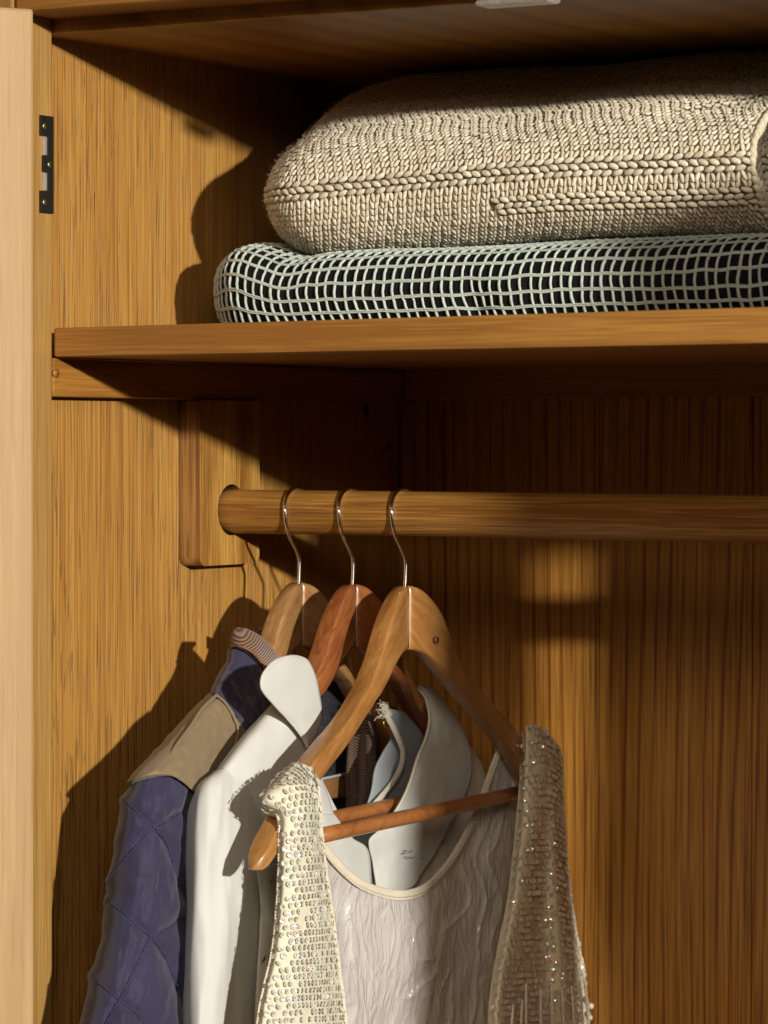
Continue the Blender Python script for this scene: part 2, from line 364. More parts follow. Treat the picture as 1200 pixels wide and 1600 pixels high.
# hinge leaf on the post, screws
hz0, hz1 = .0805, .1490
out = [(-.0008, hz0), (-.0008, hz1), (-.0300, hz1), (-.0300, hz1-.0143), (-.0064, hz1-.0143), (-.0064, hz1-.0280), (-.0088, hz1-.0282), (-.0088, hz1-.0400), (-.0064, hz1-.0402), (-.0064, hz0+.0155), (-.0300, hz0+.0155), (-.0300, hz0)]
out = [(-.0012, hz0), (-.0012, hz1), (-.0166, hz1), (-.0166, hz1-.0143), (-.0085, hz1-.0143), (-.0085, hz1-.0280), (-.0136, hz1-.0282), (-.0136, hz1-.0395), (-.0085, hz1-.0397), (-.0085, hz0+.0155), (-.0166, hz0+.0155), (-.0166, hz0)]
hl = prism('hinge_leaf', out, 0, .0003, .0018, M_blackmetal, WR, bevel=.0002)
for y, z in ((-.0125, hz1-.0075), (-.0065, (hz0+hz1)/2), (-.0125, hz0+.0075)):
    s = tubes('screw', [np.array([[.0015, y, z], [.0026, y, z]])], [np.array([.0026, .0019])], M_brass, hl, 14)
    box('screw_slot', (.0025, y-.0016, z-.0003), (.0029, y+.0016, z+.0003), M_blackmetal, hl, 0)
for a, b in ((hz0+.0160, hz1-.0400), (hz1-.0277, hz1-.0148)):
    if b-a > .001: box('knuckle_recess', (.0002, -.0122, a), (.0012, -.0088, b), M_plate, hl, .0002)
# doors: hinged on the posts, swung open
def door(pivot, ang, mir, width=.50):
    d = bpy.data.objects.new('door', None); COL.objects.link(d); d.parent = WR
    d.location = pivot; d.rotation_euler = (0, 0, ang)
    s = 1 if not mir else -1
    def bb(n, x0, x1, z0, z1, y0=.001, y1=.022, m=M_door):
        xs = sorted((s*x0, s*x1)); return box(n, (xs[0], y0, z0), (xs[1], y1, z1), m, d, .0022)
    bb('stile', 0, .085, -1.25, .2168); bb('stile', width-.085, width, -1.25, .2168)
    bb('door_rail', .0853, width-.0853, .125, .2165, m=M_door); bb('door_rail', .0853, width-.0853, -1.25, -1.14, m=M_door)
    bb('door_panel', .083, width-.083, -1.142, .127, .006, .015, M_post)
    return d
door((0.010, YF-.002, 0), -math.radians(123.8), False)
door((XW-.008, YF-.012, 0), math.radians(132), True, .49)  # unseen right door, its angle and hinge gap shaped to block key light
# metal catch under the ceiling's front edge
ct = box('door_catch', (.3500, -.018, .2030), (.4030, -.0005, .2073), M_plate, WR, .002)

# ================================================================ KNITS ON THE SHELF
def shelf_z(x): return .0093*max(x, 0)
def folded(x0, x1, yc, hd, prof, zr, te, p=2.0, wave=None, te2=0):
    """fn(x, t) on a folded garment: prof(t)->(Y in -1..1, z) from under-front to top-back"""
    def f(x, t):
        k = 1.0
        u = (x-x0)/te
        if u < 1: k = max(1e-4, 1-(1-max(u, 0))**p)**(1/p)
        Y, z = prof(t)
        if te2:
            u2 = (x1-x)/te2
            if u2 < 1: k *= max(.03, 1-(1-max(u2, 0))**2)**.5
        kz = k**(.42 if z > zr else .8)
        y = yc+hd*Y*k; z = zr+(z-zr)*kz
        if wave:
            dy, dz = wave(x, t); y += dy; z += dz
        return Vector((x, y, z+shelf_z(x)))
    return f
def profile(pts):
    P = np.array(pts, float); L = np.r_[0, np.cumsum(np.hypot(np.diff(P[:, 0])*.13, np.diff(P[:, 1])))]
    fine = cr(P, np.linspace(0, len(P)-1, 400)); Lf = np.r_[0, np.cumsum(np.hypot(np.diff(fine[:, 0])*.13, np.diff(fine[:, 1])))]
    tot = Lf[-1]
    def g(t):
        s = min(max(t, 0), tot); return float(np.interp(s, Lf, fine[:, 0])), float(np.interp(s, Lf, fine[:, 1]))
    return g, tot
# --- sweater
spts = [(-.20, .0575), (-.55, .0575), (-.72, .0605), (-.87, .071), (-.965, .086), (-1.0, .1035), (-.965, .119), (-.83, .136), (-.58, .150), (-.30, .163), (0, .182), (.3, .198), (.6, .202), (.92, .196), (1.15, .16), (1.2, .11), (1.0, .065), (-.2, .0574)]
sprof, stot = profile(spts)
def swave(x, t):
    x = x+.055
    n = noise.noise(Vector((x*9, t*14, 3.1))); n2 = noise.noise(Vector((x*4, t*5, 8.7)))
    dz = .006*n2-.0035*math.exp(-((x-.33)/.05)**2)*(t > .15)
    dz += -.008*max(0, (x-.44)/.12)*max(0, min(1, (t-.13)/.1))
    dy = .007*n+(.012*math.exp(-((x-.50)/.018)**2)*math.exp(-((t-.205)/.03)**2))
    # soft crease near the right end
    dz -= .008*math.exp(-(((x-.49)-(t-.21)*.9)/.013)**2)*max(0, min(1, (t-.16)/.05))
    return dy, dz
X0, X1 = .051, .497
SW = folded(X0, X1, .262, .130, sprof, .1065, .080, 2.0, swave, .026)
sw = thing('sweater', 'folded oatmeal marl knitted sweater lying on top of the checked blanket on the shelf', 'sweater')
TS = np.linspace(0, stot, 110); XS = X0+(X1-X0)*np.linspace(0, 1, 90)**1.25
G = np.array([[SW(x, t) for x in XS] for t in TS])
# the body under the stitches, pulled in a little
ctr = np.array([[0, .16, .115]])
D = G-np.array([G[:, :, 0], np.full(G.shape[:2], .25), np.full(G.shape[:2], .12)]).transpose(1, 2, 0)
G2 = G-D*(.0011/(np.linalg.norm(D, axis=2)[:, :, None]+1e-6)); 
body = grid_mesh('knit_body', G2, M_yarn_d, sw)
# find front ridge parameter
ridge_t = min(TS[:60], key=lambda t: sprof(t)[0])
PX, PZ = .0076, .0048
def frame(x, t):
    p = SW(x, t); px = SW(min(x+.0006, X1+.01), t)-SW(x-.0006, t) if x-.0006 > X0 else SW(x+.0012, t)-SW(x, t); pt = SW(x, t+.0006)-SW(x, t-.0006)
    # keep columns upright: remove end distortion
    ux = px.normalized(); ut = pt.normalized(); n = ux.cross(ut)
    if n.dot(Vector((0, p.y-.25, p.z-.12))) < 0: n = -n
    return p, ux, ut, n.normalized()
ells = []   # (centre, axis vec, side vec, normal vec)
def rowxs(shift=0):
    # the spacing measured along the surface, so the stitches stay the same size round the left end
    return arc_x
def arc_table(t):
    xs = X0+.0002+(X1-X0-.0004)*np.linspace(0, 1, 160)**2.2; P = np.array([SW(x, t) for x in xs])
    L = np.r_[0, np.cumsum(np.linalg.norm(np.diff(P, axis=0), axis=1))]; return xs, L
t_rows = []; t = .012
while t < stot*.56: t_rows.append(t); t += PZ
# arc length measured from the right end, so that columns line up
for ri, t in enumerate(t_rows):
    xs, L = arc_table(t); Lr = L[-1]-L
    ncol = int(Lr[0]/PX)
    for c in range(ncol):
        wob = .0011*noise.noise(Vector((c*.4, ri*.35, 0)))
        lr = (c+.5)*PX+wob; x = float(np.interp(lr, Lr[::-1], xs[::-1]))
        dt = t-ridge_t; purl = None
        yoff = .0018*noise.noise(Vector((x*14, 1.7, 0)))
        r1 = abs(dt-yoff) < PZ*1.5
        r2 = abs(dt+.0215-yoff*.7) < PZ*1.5 and x > .280
        p, ux, ut, n = frame(x, t)
        j = [random.uniform(-1, 1) for _ in range(5)]
        if r1 or r2:
            sh = (PX*.5 if ri % 2 else 0)
            q = p+n*(.0014+.0004*j[0])+ux*(sh+.0004*j[1])+ut*.0004*j[2]
            ax = (ux*.0039+ut*(.0009 if ri % 2 else -.0009)); sd = ut*.00225; nn = n*.0019
            ells.append((q, ax, sd, nn))
        else:
            k = 1+.06*j[0]
            if ri % 1 == 0:
                for s in (-1, 1):
                    q = p+ux*(s*PX*.25+.0003*j[1])+ut*(.0004*j[2])+n*(.0003+.0004*j[3])
                    ax = (ut*.0036*k+ux*(s*.00105)-n*.0011); sd = (ux*.00155*k-ut*s*.0004); nn = n*.0014
                    ells.append((q, ax, sd, nn))
def ellipsoids(name, E, mat, parent, nr=6, ns=7, taper=.0):
    C = np.array([[*e[0]] for e in E]); A = np.array([[*e[1]] for e in E]); B = np.array([[*e[2]] for e in E]); N = np.array([[*e[3]] for e in E])
    th = np.linspace(0, math.pi, nr+1)[1:-1]; ph = np.linspace(0, 2*math.pi, ns, endpoint=False)
    loc = [(-1, 0, 0)]+[(-math.cos(a), math.sin(a)**.8*math.cos(b), math.sin(a)**.8*math.sin(b)) for a in th for b in ph]+[(1, 0, 0)]
    loc = np.array(loc); nvv = len(loc)
    V = C[:, None]+loc[None, :, 0, None]*A[:, None]+loc[None, :, 1, None]*B[:, None]+loc[None, :, 2, None]*N[:, None]
    F = []
    for i in range(ns): F.append((0, 1+(i+1) % ns, 1+i, -1))
    for r in range(nr-2):
        for i in range(ns):
            a = 1+r*ns+i; b = 1+r*ns+(i+1) % ns; F.append((a, b, b+ns, a+ns))
    l = 1+(nr-2)*ns
    for i in range(ns): F.append((l+i, l+(i+1) % ns, nvv-1, -1))
    nE = len(E); quads = np.array([f for f in F if f[3] >= 0]); tris = np.array([f[:3] for f in F if f[3] < 0])
    off = (np.arange(nE)*nvv)[:, None, None]
    Q = (quads[None]+off).reshape(-1); T = (tris[None]+off).reshape(-1)
    nq = len(quads)*nE; nt = len(tris)*nE
    me = bpy.data.meshes.new(name); me.vertices.add(nE*nvv); me.vertices.foreach_set('co', V.reshape(-1))
    me.loops.add(len(Q)+len(T)); me.loops.foreach_set('vertex_index', np.concatenate([Q, T]).astype(np.int32))
    me.polygons.add(nq+nt)
    me.polygons.foreach_set('loop_start', np.concatenate([np.arange(nq)*4, nq*4+np.arange(nt)*3]).astype(np.int32))
    me.update(calc_edges=True); me.validate()
    o = finish(name, me, mat, parent); o['kind'] = 'stuff'; return o
ellipsoids('knit_stitches', ells, M_yarn, sw)
print('stitch legs', len(ells))
# edge cord at the right, where the knit turns in
ep = [SW(X1, t)+Vector((.002, 0, 0)) for t in np.linspace(.03, stot*.58, 50)]
EP = np.array([[*(SW(X1-.018, t)+Vector((.001, -.002, 0)))] for t in np.linspace(.03, stot*.58, 60)])
# fuzz
fz = []
for _ in range(6000):
    x = X0+.001+(X1-X0)*random.random()**1.8; tt = random.uniform(.02, stot*.56)
    p, ux, ut, n = frame(x, tt); L = random.uniform(.0015, .0048)
    a = p+n*.001; d = (n+ux*random.uniform(-.9, .9)+ut*random.uniform(-.9, .9)).normalized(); e = (ux*random.uniform(-1, 1)+ut*random.uniform(-1, 1)+n*.2)
    fz.append(np.array([[*(a+d*L*s+e*(s*s*L*.5))] for s in (0, .4, .75, 1)]))
fo = tubes('loose_fibres', fz, 4.5e-5, M_yarn, sw, 3, True)
# grey wool piece beside the sweater
gw = thing('wool_garment', 'dark grey woollen piece tucked against the right end of the oatmeal sweater', 'garment')
def gy(u, v):
    a = v*math.pi*1.7-2.2; r = 1+.10*noise.noise(Vector((u*5, v*6, 2)))+.06*noise.noise(Vector((u*15, v*20, 2)))
    x = .496+u*.30; k = .55+.45*min(1, u*14)**.5
    return (x, .235+(.122*math.cos(a)*r)*k, .112+(.052*math.sin(a)*r)*k+shelf_z(x))
Gg = np.array([[gy(u, v) for u in np.linspace(0, 1, 60)] for v in np.linspace(0, 1.18, 80)])
grid_mesh('wool_roll', Gg, M_grey, gw)
# --- checked blanket
bpts = [(-.2, .002), (-.82, .002), (-.94, .007), (-.99, .020), (-.985, .036), (-.91, .049), (-.72, .056), (-.45, .0575), (0, .058), (.6, .057), (.95, .044), (.985, .018), (.8, .002), (-.2, .0015)]
bprof, btot = profile(bpts)
def bwave(x, t):
    n = noise.noise(Vector((x*11, t*22, 1.3))); lump = .0095*math.exp(-((x-.060)/.028)**2)*max(0, min(1, (t-.09)/.03))
    dent = -.0035*math.exp(-((x-.105)/.018)**2)*max(0, min(1, (t-.10)/.03))
    cr_ = .006*math.exp(-((x-.265)/.012)**2)*math.exp(-((t-.100)/.02)**2)
    edge = .0
    return .0025*n+cr_, (.0022*n if t > .11 else 0)+lump+dent
BX0, BX1 = .0030, .62
BL = folded(BX0, BX1, .262, .130, bprof, .034, .080, 2.0, bwave)
bl = thing('blanket', 'folded black blanket with a raised pale mint windowpane grid, under the oatmeal sweater', 'blanket')
BT = np.linspace(0, btot, 90); BXs = BX0+(BX1-BX0)*np.linspace(0, 1, 110)**1.3
grid_mesh('blanket_body', np.array([[BL(x, t) for x in BXs] for t in BT]), M_black, bl)
paths = []; rad = []
def bnorm(x, t):
    a = BL(x+.0005, t)-BL(max(x-.0005, BX0), t); b = BL(x, t+.0005)-BL(x, t-.0005); n = a.cross(b)
    if n.length < 1e-12: return Vector((-1, 0, 0))
    n.normalize(); c = BL(x, t)-Vector((x+.02, .25, .030+shelf_z(x)))
    return n if n.dot(c) > 0 else -n
GX, GT = .0079, .0108
def barc(t):
    xs = BX0+.0003+(BX1-BX0-.0003)*np.linspace(0, 1, 220)**2.2; P = np.array([BL(x, t) for x in xs])
    L = np.r_[0, np.cumsum(np.linalg.norm(np.diff(P, axis=0), axis=1))]; return xs, L[-1]-L
tl = np.linspace(.045, btot*.55, 90); tabs = [barc(t) for t in tl]
ncol = int(min(L[0] for xs, L in tabs)/GX)+1; ncolmax = int(max(L[0] for xs, L in tabs)/GX)
for c in range(ncolmax):
    P = []
    for (xs, L), t in zip(tabs, tl):
        lr = c*GX+.0015*noise.noise(Vector((c*.7, t*60, 0)))
        if lr > L[0]:
            if len(P) > 2: paths.append(np.array(P)); rad.append(.00092)
            P = []; continue
        x = float(np.interp(lr, L[::-1], xs[::-1])); p = BL(x, t)+bnorm(x, t)*(.0007+.0004*math.sin(t/GT*6.283+1.2)); P.append([*p])
    if len(P) > 2: paths.append(np.array(P)); rad.append(.00088+.0003*random.random())
t = .050
while t < btot*.55:
    for o_ in (-.0005, .0006):
        P = []
        xs, L = barc(t)
        for x in xs[2::1]:
            tt = t+o_+.0013*noise.noise(Vector((x*70, t*50, 5)))
            p = BL(x, tt)+bnorm(x, tt)*(.0009); P.append([*p])
        paths.append(np.array(P)); rad.append(.00068)
    t += GT
gc = tubes('grid_cords', paths, rad, M_mint, bl, 6, True)

# ================================================================ HANGERS
prof_s = np.array([0, .008, .016, .025, .035, .044, .054, .0705, .101, .130, .152, .180, .205, .226])
prof_t = np.array([0, -.0013, -.0045, -.0105, -.0195, -.0315, -.0485, -.0680, -.0895, -.1040, -.1160, -.1370, -.1590, -.1770])
prof_b = np.array([-.0478, -.0490, -.0512, -.0555, -.0618, -.0688, -.0762, -.0865, -.1062, -.1222, -.1355, -.1570, -.1755, -.1890])
HZ = -.187
def make_hanger(x, label, mat, roll=.020, knot=False, bow=1.0, reach=1.0, bar=True):
    h = thing('hanger', label, 'hanger', group='wooden clothes hangers on the rail')
    def arm(sgn):
        reach_ = reach if bow < 1 or sgn < 0 else .84
        n = 46; s_ = np.linspace(0, .2245, n); zt = cr_interp(prof_s, prof_t, s_); zb = cr_interp(prof_s, prof_b, s_)
        G = []
        for s, a, b in zip(s_, zt, zb):
            off = .0065*(1-math.exp(-s/.035))*(1 if bow == 1 else .75)+(.045*s*s*bow); half = .0058+.0022*min(1, s/.04); off += .0022*min(1, s/.04)*.6-.001
            if bow < 1: off = off*(1-min(1, max(0, (s-.05)/.05)))-.007*min(1, max(0, (s-.06)/.05))
            endk = 1.0
            if s > .2105: endk = math.sqrt(max(.02, 1-((s-.2105)/.0142)**2))
            zc = (a+b)/2; hz = (a-b)/2*endk; hx = half*endk
            ring = []
            m = 24
            for k in range(m):
                th = 2*math.pi*k/m; cth, sth = math.cos(th), math.sin(th)
                e = .26
                cx = math.copysign(abs(cth)**e, cth); cz = math.copysign(abs(sth)**(e*1.0), sth)
                if cx < 0 and cz > .3: cz -= .0*cx
                # keep the back top edge rounder
                ring.append((x+off+hx*cx, RY+sgn*(s-max(0, s-.1)*(1-reach_)+.0003), HZ+zc+hz*cz+sgn*s*roll*1.0))
            G.append(ring)
        G = np.array(G); o = grid_mesh('arm', G, mat, h, close_u=True)
        bm = bmesh.new(); bm.from_mesh(o.data); bm.verts.ensure_lookup_table()
        bm.faces.new([bm.verts[i] for i in range(24)]); bm.faces.new([bm.verts[(n-1)*24+i] for i in range(24)][::-1])
        bmesh.ops.recalc_face_normals(bm, faces=bm.faces); bm.to_mesh(o.data); bm.free()
        for p in o.data.polygons: p.use_smooth = len(p.vertices) == 4
        return o
    a1 = arm(-1); a2 = arm(1)
    # pale glue line of the joint
    tubes('joint_line', [np.array([[x+.0048, RY, HZ-.003], [x+.0048, RY, HZ-.0468]])], .00032, M_glue, h, 6)
    # steel hook
    R = RR+.0016; pts = []
    for a in np.linspace(math.radians(-12), math.radians(178), 22): pts.append((RY+R*math.cos(a), RZ+R*math.sin(a)))
    pts += [(RY-R*.93, RZ-.008), (RY-.0125, RZ-.0175), (RY-.004, RZ-.0275), (RY+.0008, RZ-.0345), (RY+.0012, RZ-.041), (RY, HZ-.004)]
    sp = spline([(x+.001*math.sin(i*.3), p[0], p[1]) for i, p in enumerate(pts)], 110)
    tubes('hook', [sp], .00145, M_chrome, h, 12)
    # trouser bar
    zb = HZ-.172
    b0, b1 = (-.140, .176) if bow == 1 else (-.085, .15)
    P = np.array([[x+.050*abs(s)+.004, RY+s, zb+s*roll*.6] for s in (b0, b1)])
    P[:, 0] = x+.006
    Pm = np.array([P[0]+(P[1]-P[0])*k for k in np.linspace(0, 1, 8)])
    if bar: tubes('trouser_bar', [Pm], .0056, M_bar, h, 20)
    if knot:
        kp = on(683, 1000, 0, x+.0134)
        tubes('knot', [np.array([kp-np.array([.0012, 0, 0]), kp+np.array([.0003, 0, 0])])], [.0015], M_knot, h, 9)
        tubes('knot_ring', [np.array([kp-np.array([.0012, 0, 0]), kp+np.array([.00012, 0, 0])])], [.0027], M_knotring, h, 11)
    return h
def cr_interp(xs, ys, q):
    t = np.interp(q, xs, np.arange(len(xs))); return cr(ys[:, None], t)[:, 0]
HX = (.0616, .1090, .1545)
make_hanger(HX[0], 'pale brown wooden hanger nearest the side wall, under the navy jacket', M_h[0], bow=.15, reach=.75, bar=False)
make_hanger(HX[1], 'reddish varnished wooden hanger in the middle of three, under the white blouse', M_h[1], bow=.15, reach=.75)
make_hanger(HX[2], 'honey coloured wooden hanger in front, holding the sequinned vest', M_h[2], knot=True)

# ================================================================ JACKET
jk = thing('jacket', 'navy quilted jacket with brown corduroy collar and tan shoulder patch, hanging nearest the side wall', 'jacket')
def seglines(lines):
    out = []
    for L in lines:
        for a, b in zip(L[:-1], L[1:]): out.append((np.array(a, float), np.array(b, float)))
    return out
QL = [[(168, 1405), (200, 1432), (236, 1462), (262, 1452), (300, 1425)], [(176, 1242), (200, 1254), (240, 1291), (275, 1275), (310, 1252)],
      [(240, 1291), (210, 1325), (180, 1362), (160, 1390)], [(240, 1291), (262, 1320), (275, 1360), (290, 1400), (310, 1440)],
      [(236, 1462), (215, 1505), (190, 1555), (165, 1600), (150, 1625)], [(236, 1462), (262, 1500), (285, 1560), (305, 1610)],
      [(128, 1512), (150, 1530), (188, 1564), (215, 1585), (235, 1610)], [(168, 1405), (150, 1440), (132, 1480)]]
QS = seglines(QL)
def qdist(px, py):
    d = 1e9; p = np.array([px, py])
    for a, b in QS:
        ab = b-a; t = max(0, min(1, ((p-a)@ab)/(ab@ab))); d = min(d, np.hypot(*(p-a-ab*t)))
    return d
def quilt(px, py, u, v):
    d = qdist(px, py); n = noise.noise(Vector((px/22, py/46, 3))); n2 = noise.noise(Vector((px/9+py/60, py/26, 5)))*1.3+.5*noise.noise(Vector((px/5-py/40, py/12, 9)))
    pucker = math.exp(-(d/9)**2)*noise.noise(Vector((px/5, py/5, 9)))*.0010
    return .0052*(1-math.exp(-(d/11)))+.0016*n+.0011*n2+pucker-.003
sl_rows = [
 [(212, 1216, 40), (203, 1222, 62), (225, 1208, 80), (262, 1200, 88), (300, 1226, 90), (335, 1260, 88)],
 [(205, 1250, 30), (186, 1262, 55), (205, 1262, 80), (250, 1262, 94), (300, 1275, 94), (345, 1300, 88)],
 [(200, 1330, 20), (173, 1345, 52), (195, 1345, 78), (245, 1345, 95), (300, 1350, 94), (350, 1360, 86)],
 [(190, 1430, 15), (160, 1445, 50), (184, 1445, 78), (238, 1445, 96), (300, 1448, 94), (350, 1450, 86)],
 [(165, 1530, 10), (135, 1545, 46), (165, 1545, 78), (225, 1545, 98), (300, 1548, 96), (350, 1550, 86)],
 [(140, 1650, 5), (105, 1660, 42), (145, 1660, 78), (210, 1660, 98), (300, 1660, 98), (350, 1660, 86)]]
Gs = patch('sleeve', sl_rows, None, None, 90, 130, quilt, ret=True)
grid_mesh('sleeve', Gs, M_navy, jk, .0015)
st = []
for L in QL:
    pts = [(a, b) for a, b in L]
    P = spline(pts, 60); D = np.r_[0, np.cumsum(np.hypot(*np.diff(P, axis=0).T))]
    s = 0
    while s < D[-1]-3:
        q = [(np.interp(k, D, P[:, 0]), np.interp(k, D, P[:, 1])) for k in (s, s+1.8, s+3.4)]
        w = []; ok = True
        for a, b in q:
            # nearest point of the sleeve surface
            best = Gs.reshape(-1, 3)
            r = _F+_R*(a-600)/FPX-_U*(b-800)/FPX; r = r/np.linalg.norm(r); dd = best-CAM
            al = dd@r; e = np.linalg.norm(dd-al[:, None]*r, axis=1); idx = np.argsort(e)[:4]; idx = idx[np.argmin(al[idx])]
            ok = ok and e.min() < .0035; w.append(CAM+r*(al[idx]-.0008))
        if np.linalg.norm(w[0]-w[-1]) < .006 and ok: st.append(np.array(w))
        s += 5.4
tubes('quilt_stitching', st, .00028, M_stitch, jk, 5, True)
wr = lambda px, py, u, v: .0012*noise.noise(Vector((px/13, py/13, 2)))+.0008*noise.noise(Vector((px/5, py/9, 4)))
patch('shoulder_patch', [
 [(322, 1090, 40), (330, 1082, 60), (345, 1088, 76), (366, 1112, 82), (392, 1160, 84)],
 [(292, 1118, 38), (300, 1110, 60), (316, 1112, 78), (345, 1140, 84), (375, 1182, 84)],
 [(250, 1165, 40), (257, 1158, 64), (280, 1160, 86), (318, 1180, 92), (350, 1215, 89)],
 [(212, 1216, 44), (203, 1214, 67), (234, 1206, 89), (275, 1209, 97), (312, 1237, 97)],
 [(214, 1226, 42), (202, 1227, 66), (230, 1217, 86), (270, 1214, 95), (310, 1244, 95)]], M_tan, jk, 50, 60, wr)
tubes('patch_seam', [px_path([(338, 1086, 77.5), (316, 1107, 80), (298, 1134, 83), (272, 1170, 88), (256, 1204, 90.5)], 40)], .0011, M_tan, jk, 8)
tubes('patch_seam', [px_path([(338, 1086, 77.5), (352, 1098, 81), (366, 1122, 84), (372, 1146, 86), (362, 1176, 88)], 40)], .0010, M_tan, jk, 8)
patch('yoke', [
 [(364, 1003, 44), (360, 1008, 56), (374, 1004, 66), (398, 1018, 72), (418, 1048, 74), (450, 1090, 74)],
 [(358, 1030, 40), (352, 1035, 56), (366, 1032, 70), (392, 1048, 77), (415, 1078, 78), (450, 1120, 77)],
 [(340, 1060, 38), (338, 1062, 58), (352, 1062, 74), (380, 1080, 80), (405, 1110, 80), (445, 1150, 80)],
 [(330, 1085, 38), (327, 1084, 60), (340, 1086, 77), (362, 1106, 82), (385, 1150, 83), (425, 1190, 82)]], M_navy, jk, 50, 50,
 lambda px, py, u, v: .0018*noise.noise(Vector((px/14, py/10, 6)))+.0009*noise.noise(Vector((px/5, py/5, 7))))
patch('collar', [
 [(372, 984, 46), (366, 981, 58), (384, 982, 68), (406, 993, 74), (427, 1014, 77), (440, 1036, 78)],
 [(366, 994, 46), (361, 995, 58), (379, 995, 71), (400, 1006, 77), (420, 1028, 79), (432, 1050, 79)],
 [(366, 1008, 46), (359, 1011, 58), (376, 1009, 71), (396, 1020, 77), (412, 1040, 79), (420, 1056, 79)]], M_cord1, jk, 50, 30, thick=.003)
tubes('collar_piping', [px_path([(359, 1011, 60), (376, 1010, 73), (396, 1021, 79), (412, 1041, 81), (419, 1056, 81)], 40)], .0009, M_label, jk, 8)
patch('back_collar', [[(372, 981, 30), (390, 983, 34), (415, 981, 40)], [(372, 1000, 30), (392, 1004, 36), (430, 1016, 44)]], M_cord1, jk, 20, 10, thick=.002)
patch('collar_facing', [
 [(556, 1095, 66), (564, 1098, 74), (573, 1098, 76), (578, 1100, 70)],
 [(548, 1150, 60), (560, 1150, 64), (576, 1148, 76), (586, 1152, 70)],
 [(545, 1200, 60), (559, 1200, 62), (574, 1200, 76), (587, 1198, 70)],
 [(546, 1245, 60), (560, 1245, 62), (570, 1245, 74), (581, 1240, 70)],
 [(542, 1290, 60), (552, 1290, 62), (560, 1290, 72), (566, 1288, 68)]], M_cord2, jk, 30, 50, thick=.003)
patch('front_edge', [[(566, 1080, 60), (592, 1090, 58)], [(572, 1130, 60), (590, 1130, 58)], [(576, 1170, 58), (590, 1170, 56)]], M_navy, jk, 8, 14)
patch('lining', [[(480, 1060, 34), (515, 1062, 40), (560, 1085, 38)], [(470, 1140, 34), (515, 1140, 42), (562, 1140, 38)], [(470, 1240, 34), (515, 1240, 42), (565, 1240, 38)], [(470, 1420, 34), (515, 1420, 42), (600, 1420, 38)]], M_tweed, jk, 30, 50,
 lambda px, py, u, v: .002*noise.noise(Vector((px/12, py/30, 2))))
patch('leather_label', [[(496, 1219, 47), (522, 1214, 48), (550, 1207, 47)], [(498, 1250, 48), (524, 1247, 49), (552, 1244, 48)]], M_label, jk, 12, 8, thick=.0015)
tubes('label_border', [px_path([(498, 1218, 48.5), (522, 1213, 49.5), (548, 1207, 48.5)], 20)], .0011, M_white_in, jk, 6)
# hidden far side of the jacket, hanging behind the blouse
patch('jacket_body', [
 [(440, 1060, 40), (520, 1130, 46), (600, 1100, 44), (680, 1150, 30)],
 [(340, 1260, 60), (480, 1260, 30), (600, 1260, 30), (740, 1200, 30)],
 [(340, 1650, 70), (480, 1650, 30), (600, 1650, 30), (780, 1650, 30)]], M_navy, jk, 30, 40, bias=-.012)

# ================================================================ BLOUSE
bs = thing('blouse', 'white blouse with rounded collar hanging between the jacket and the sequinned vest', 'blouse')
fold = lambda px, py, u, v: .0026*noise.noise(Vector((px/24+py/300, py/150, 1)))+.0009*noise.noise(Vector((px/10, py/60, 4)))
patch('sleeve', [
 [(345, 1212, 88), (332, 1208, 98), (352, 1200, 112), (380, 1222, 119), (404, 1262, 119), (440, 1310, 116), (520, 1360, 114)],
 [(318, 1232, 85), (306, 1234, 98), (325, 1228, 115), (362, 1246, 123), (398, 1285, 122), (440, 1330, 117), (520, 1380, 115)],
 [(305, 1285, 80), (292, 1290, 96), (312, 1292, 118), (350, 1300, 128), (395, 1320, 126), (440, 1350, 118), (522, 1400, 115)],
 [(302, 1370, 78), (290, 1375, 95), (308, 1376, 118), (346, 1380, 127), (384, 1390, 128), (430, 1400, 117), (525, 1440, 114)],
 [(300, 1470, 76), (289, 1475, 95), (304, 1476, 117), (342, 1480, 129), (372, 1480, 126), (420, 1490, 115), (530, 1500, 113)],
 [(298, 1560, 76), (287, 1565, 95), (300, 1565, 117), (334, 1566, 130), (372, 1566, 124), (416, 1570, 113), (535, 1580, 112)],
 [(296, 1660, 76), (286, 1660, 95), (298, 1660, 117), (330, 1660, 130), (372, 1660, 124), (414, 1660, 112), (538, 1660, 112)]],
 M_white, bs, 90, 120, fold)
patch('shoulder', [
 [(436, 1088, 94), (430, 1094, 102), (442, 1092, 110), (462, 1110, 119), (486, 1160, 119), (506, 1222, 115), (540, 1290, 114)],
 [(415, 1112, 92), (408, 1118, 102), (424, 1116, 113), (450, 1140, 121), (474, 1190, 121), (498, 1245, 116), (540, 1310, 114)],
 [(380, 1155, 90), (372, 1158, 102), (392, 1156, 116), (422, 1184, 122), (450, 1225, 120), (480, 1280, 116), (536, 1350, 114)],
 [(352, 1200, 88), (340, 1201, 100), (358, 1196, 115), (388, 1218, 121), (412, 1258, 120), (445, 1305, 116), (530, 1370, 114)],
 [(335, 1235, 84), (322, 1236, 94), (342, 1234, 106), (376, 1256, 112), (402, 1296, 112), (438, 1340, 110), (525, 1400, 108)]],
 M_white, bs, 70, 50, lambda px, py, u, v: .0009*noise.noise(Vector((px/30, py/30, 1))))
patch('neck_stand', [[(432, 1082, 108), (446, 1080, 114), (452, 1100, 116)], [(426, 1100, 108), (446, 1104, 115), (466, 1140, 118)]], M_tape, bs, 14, 12)
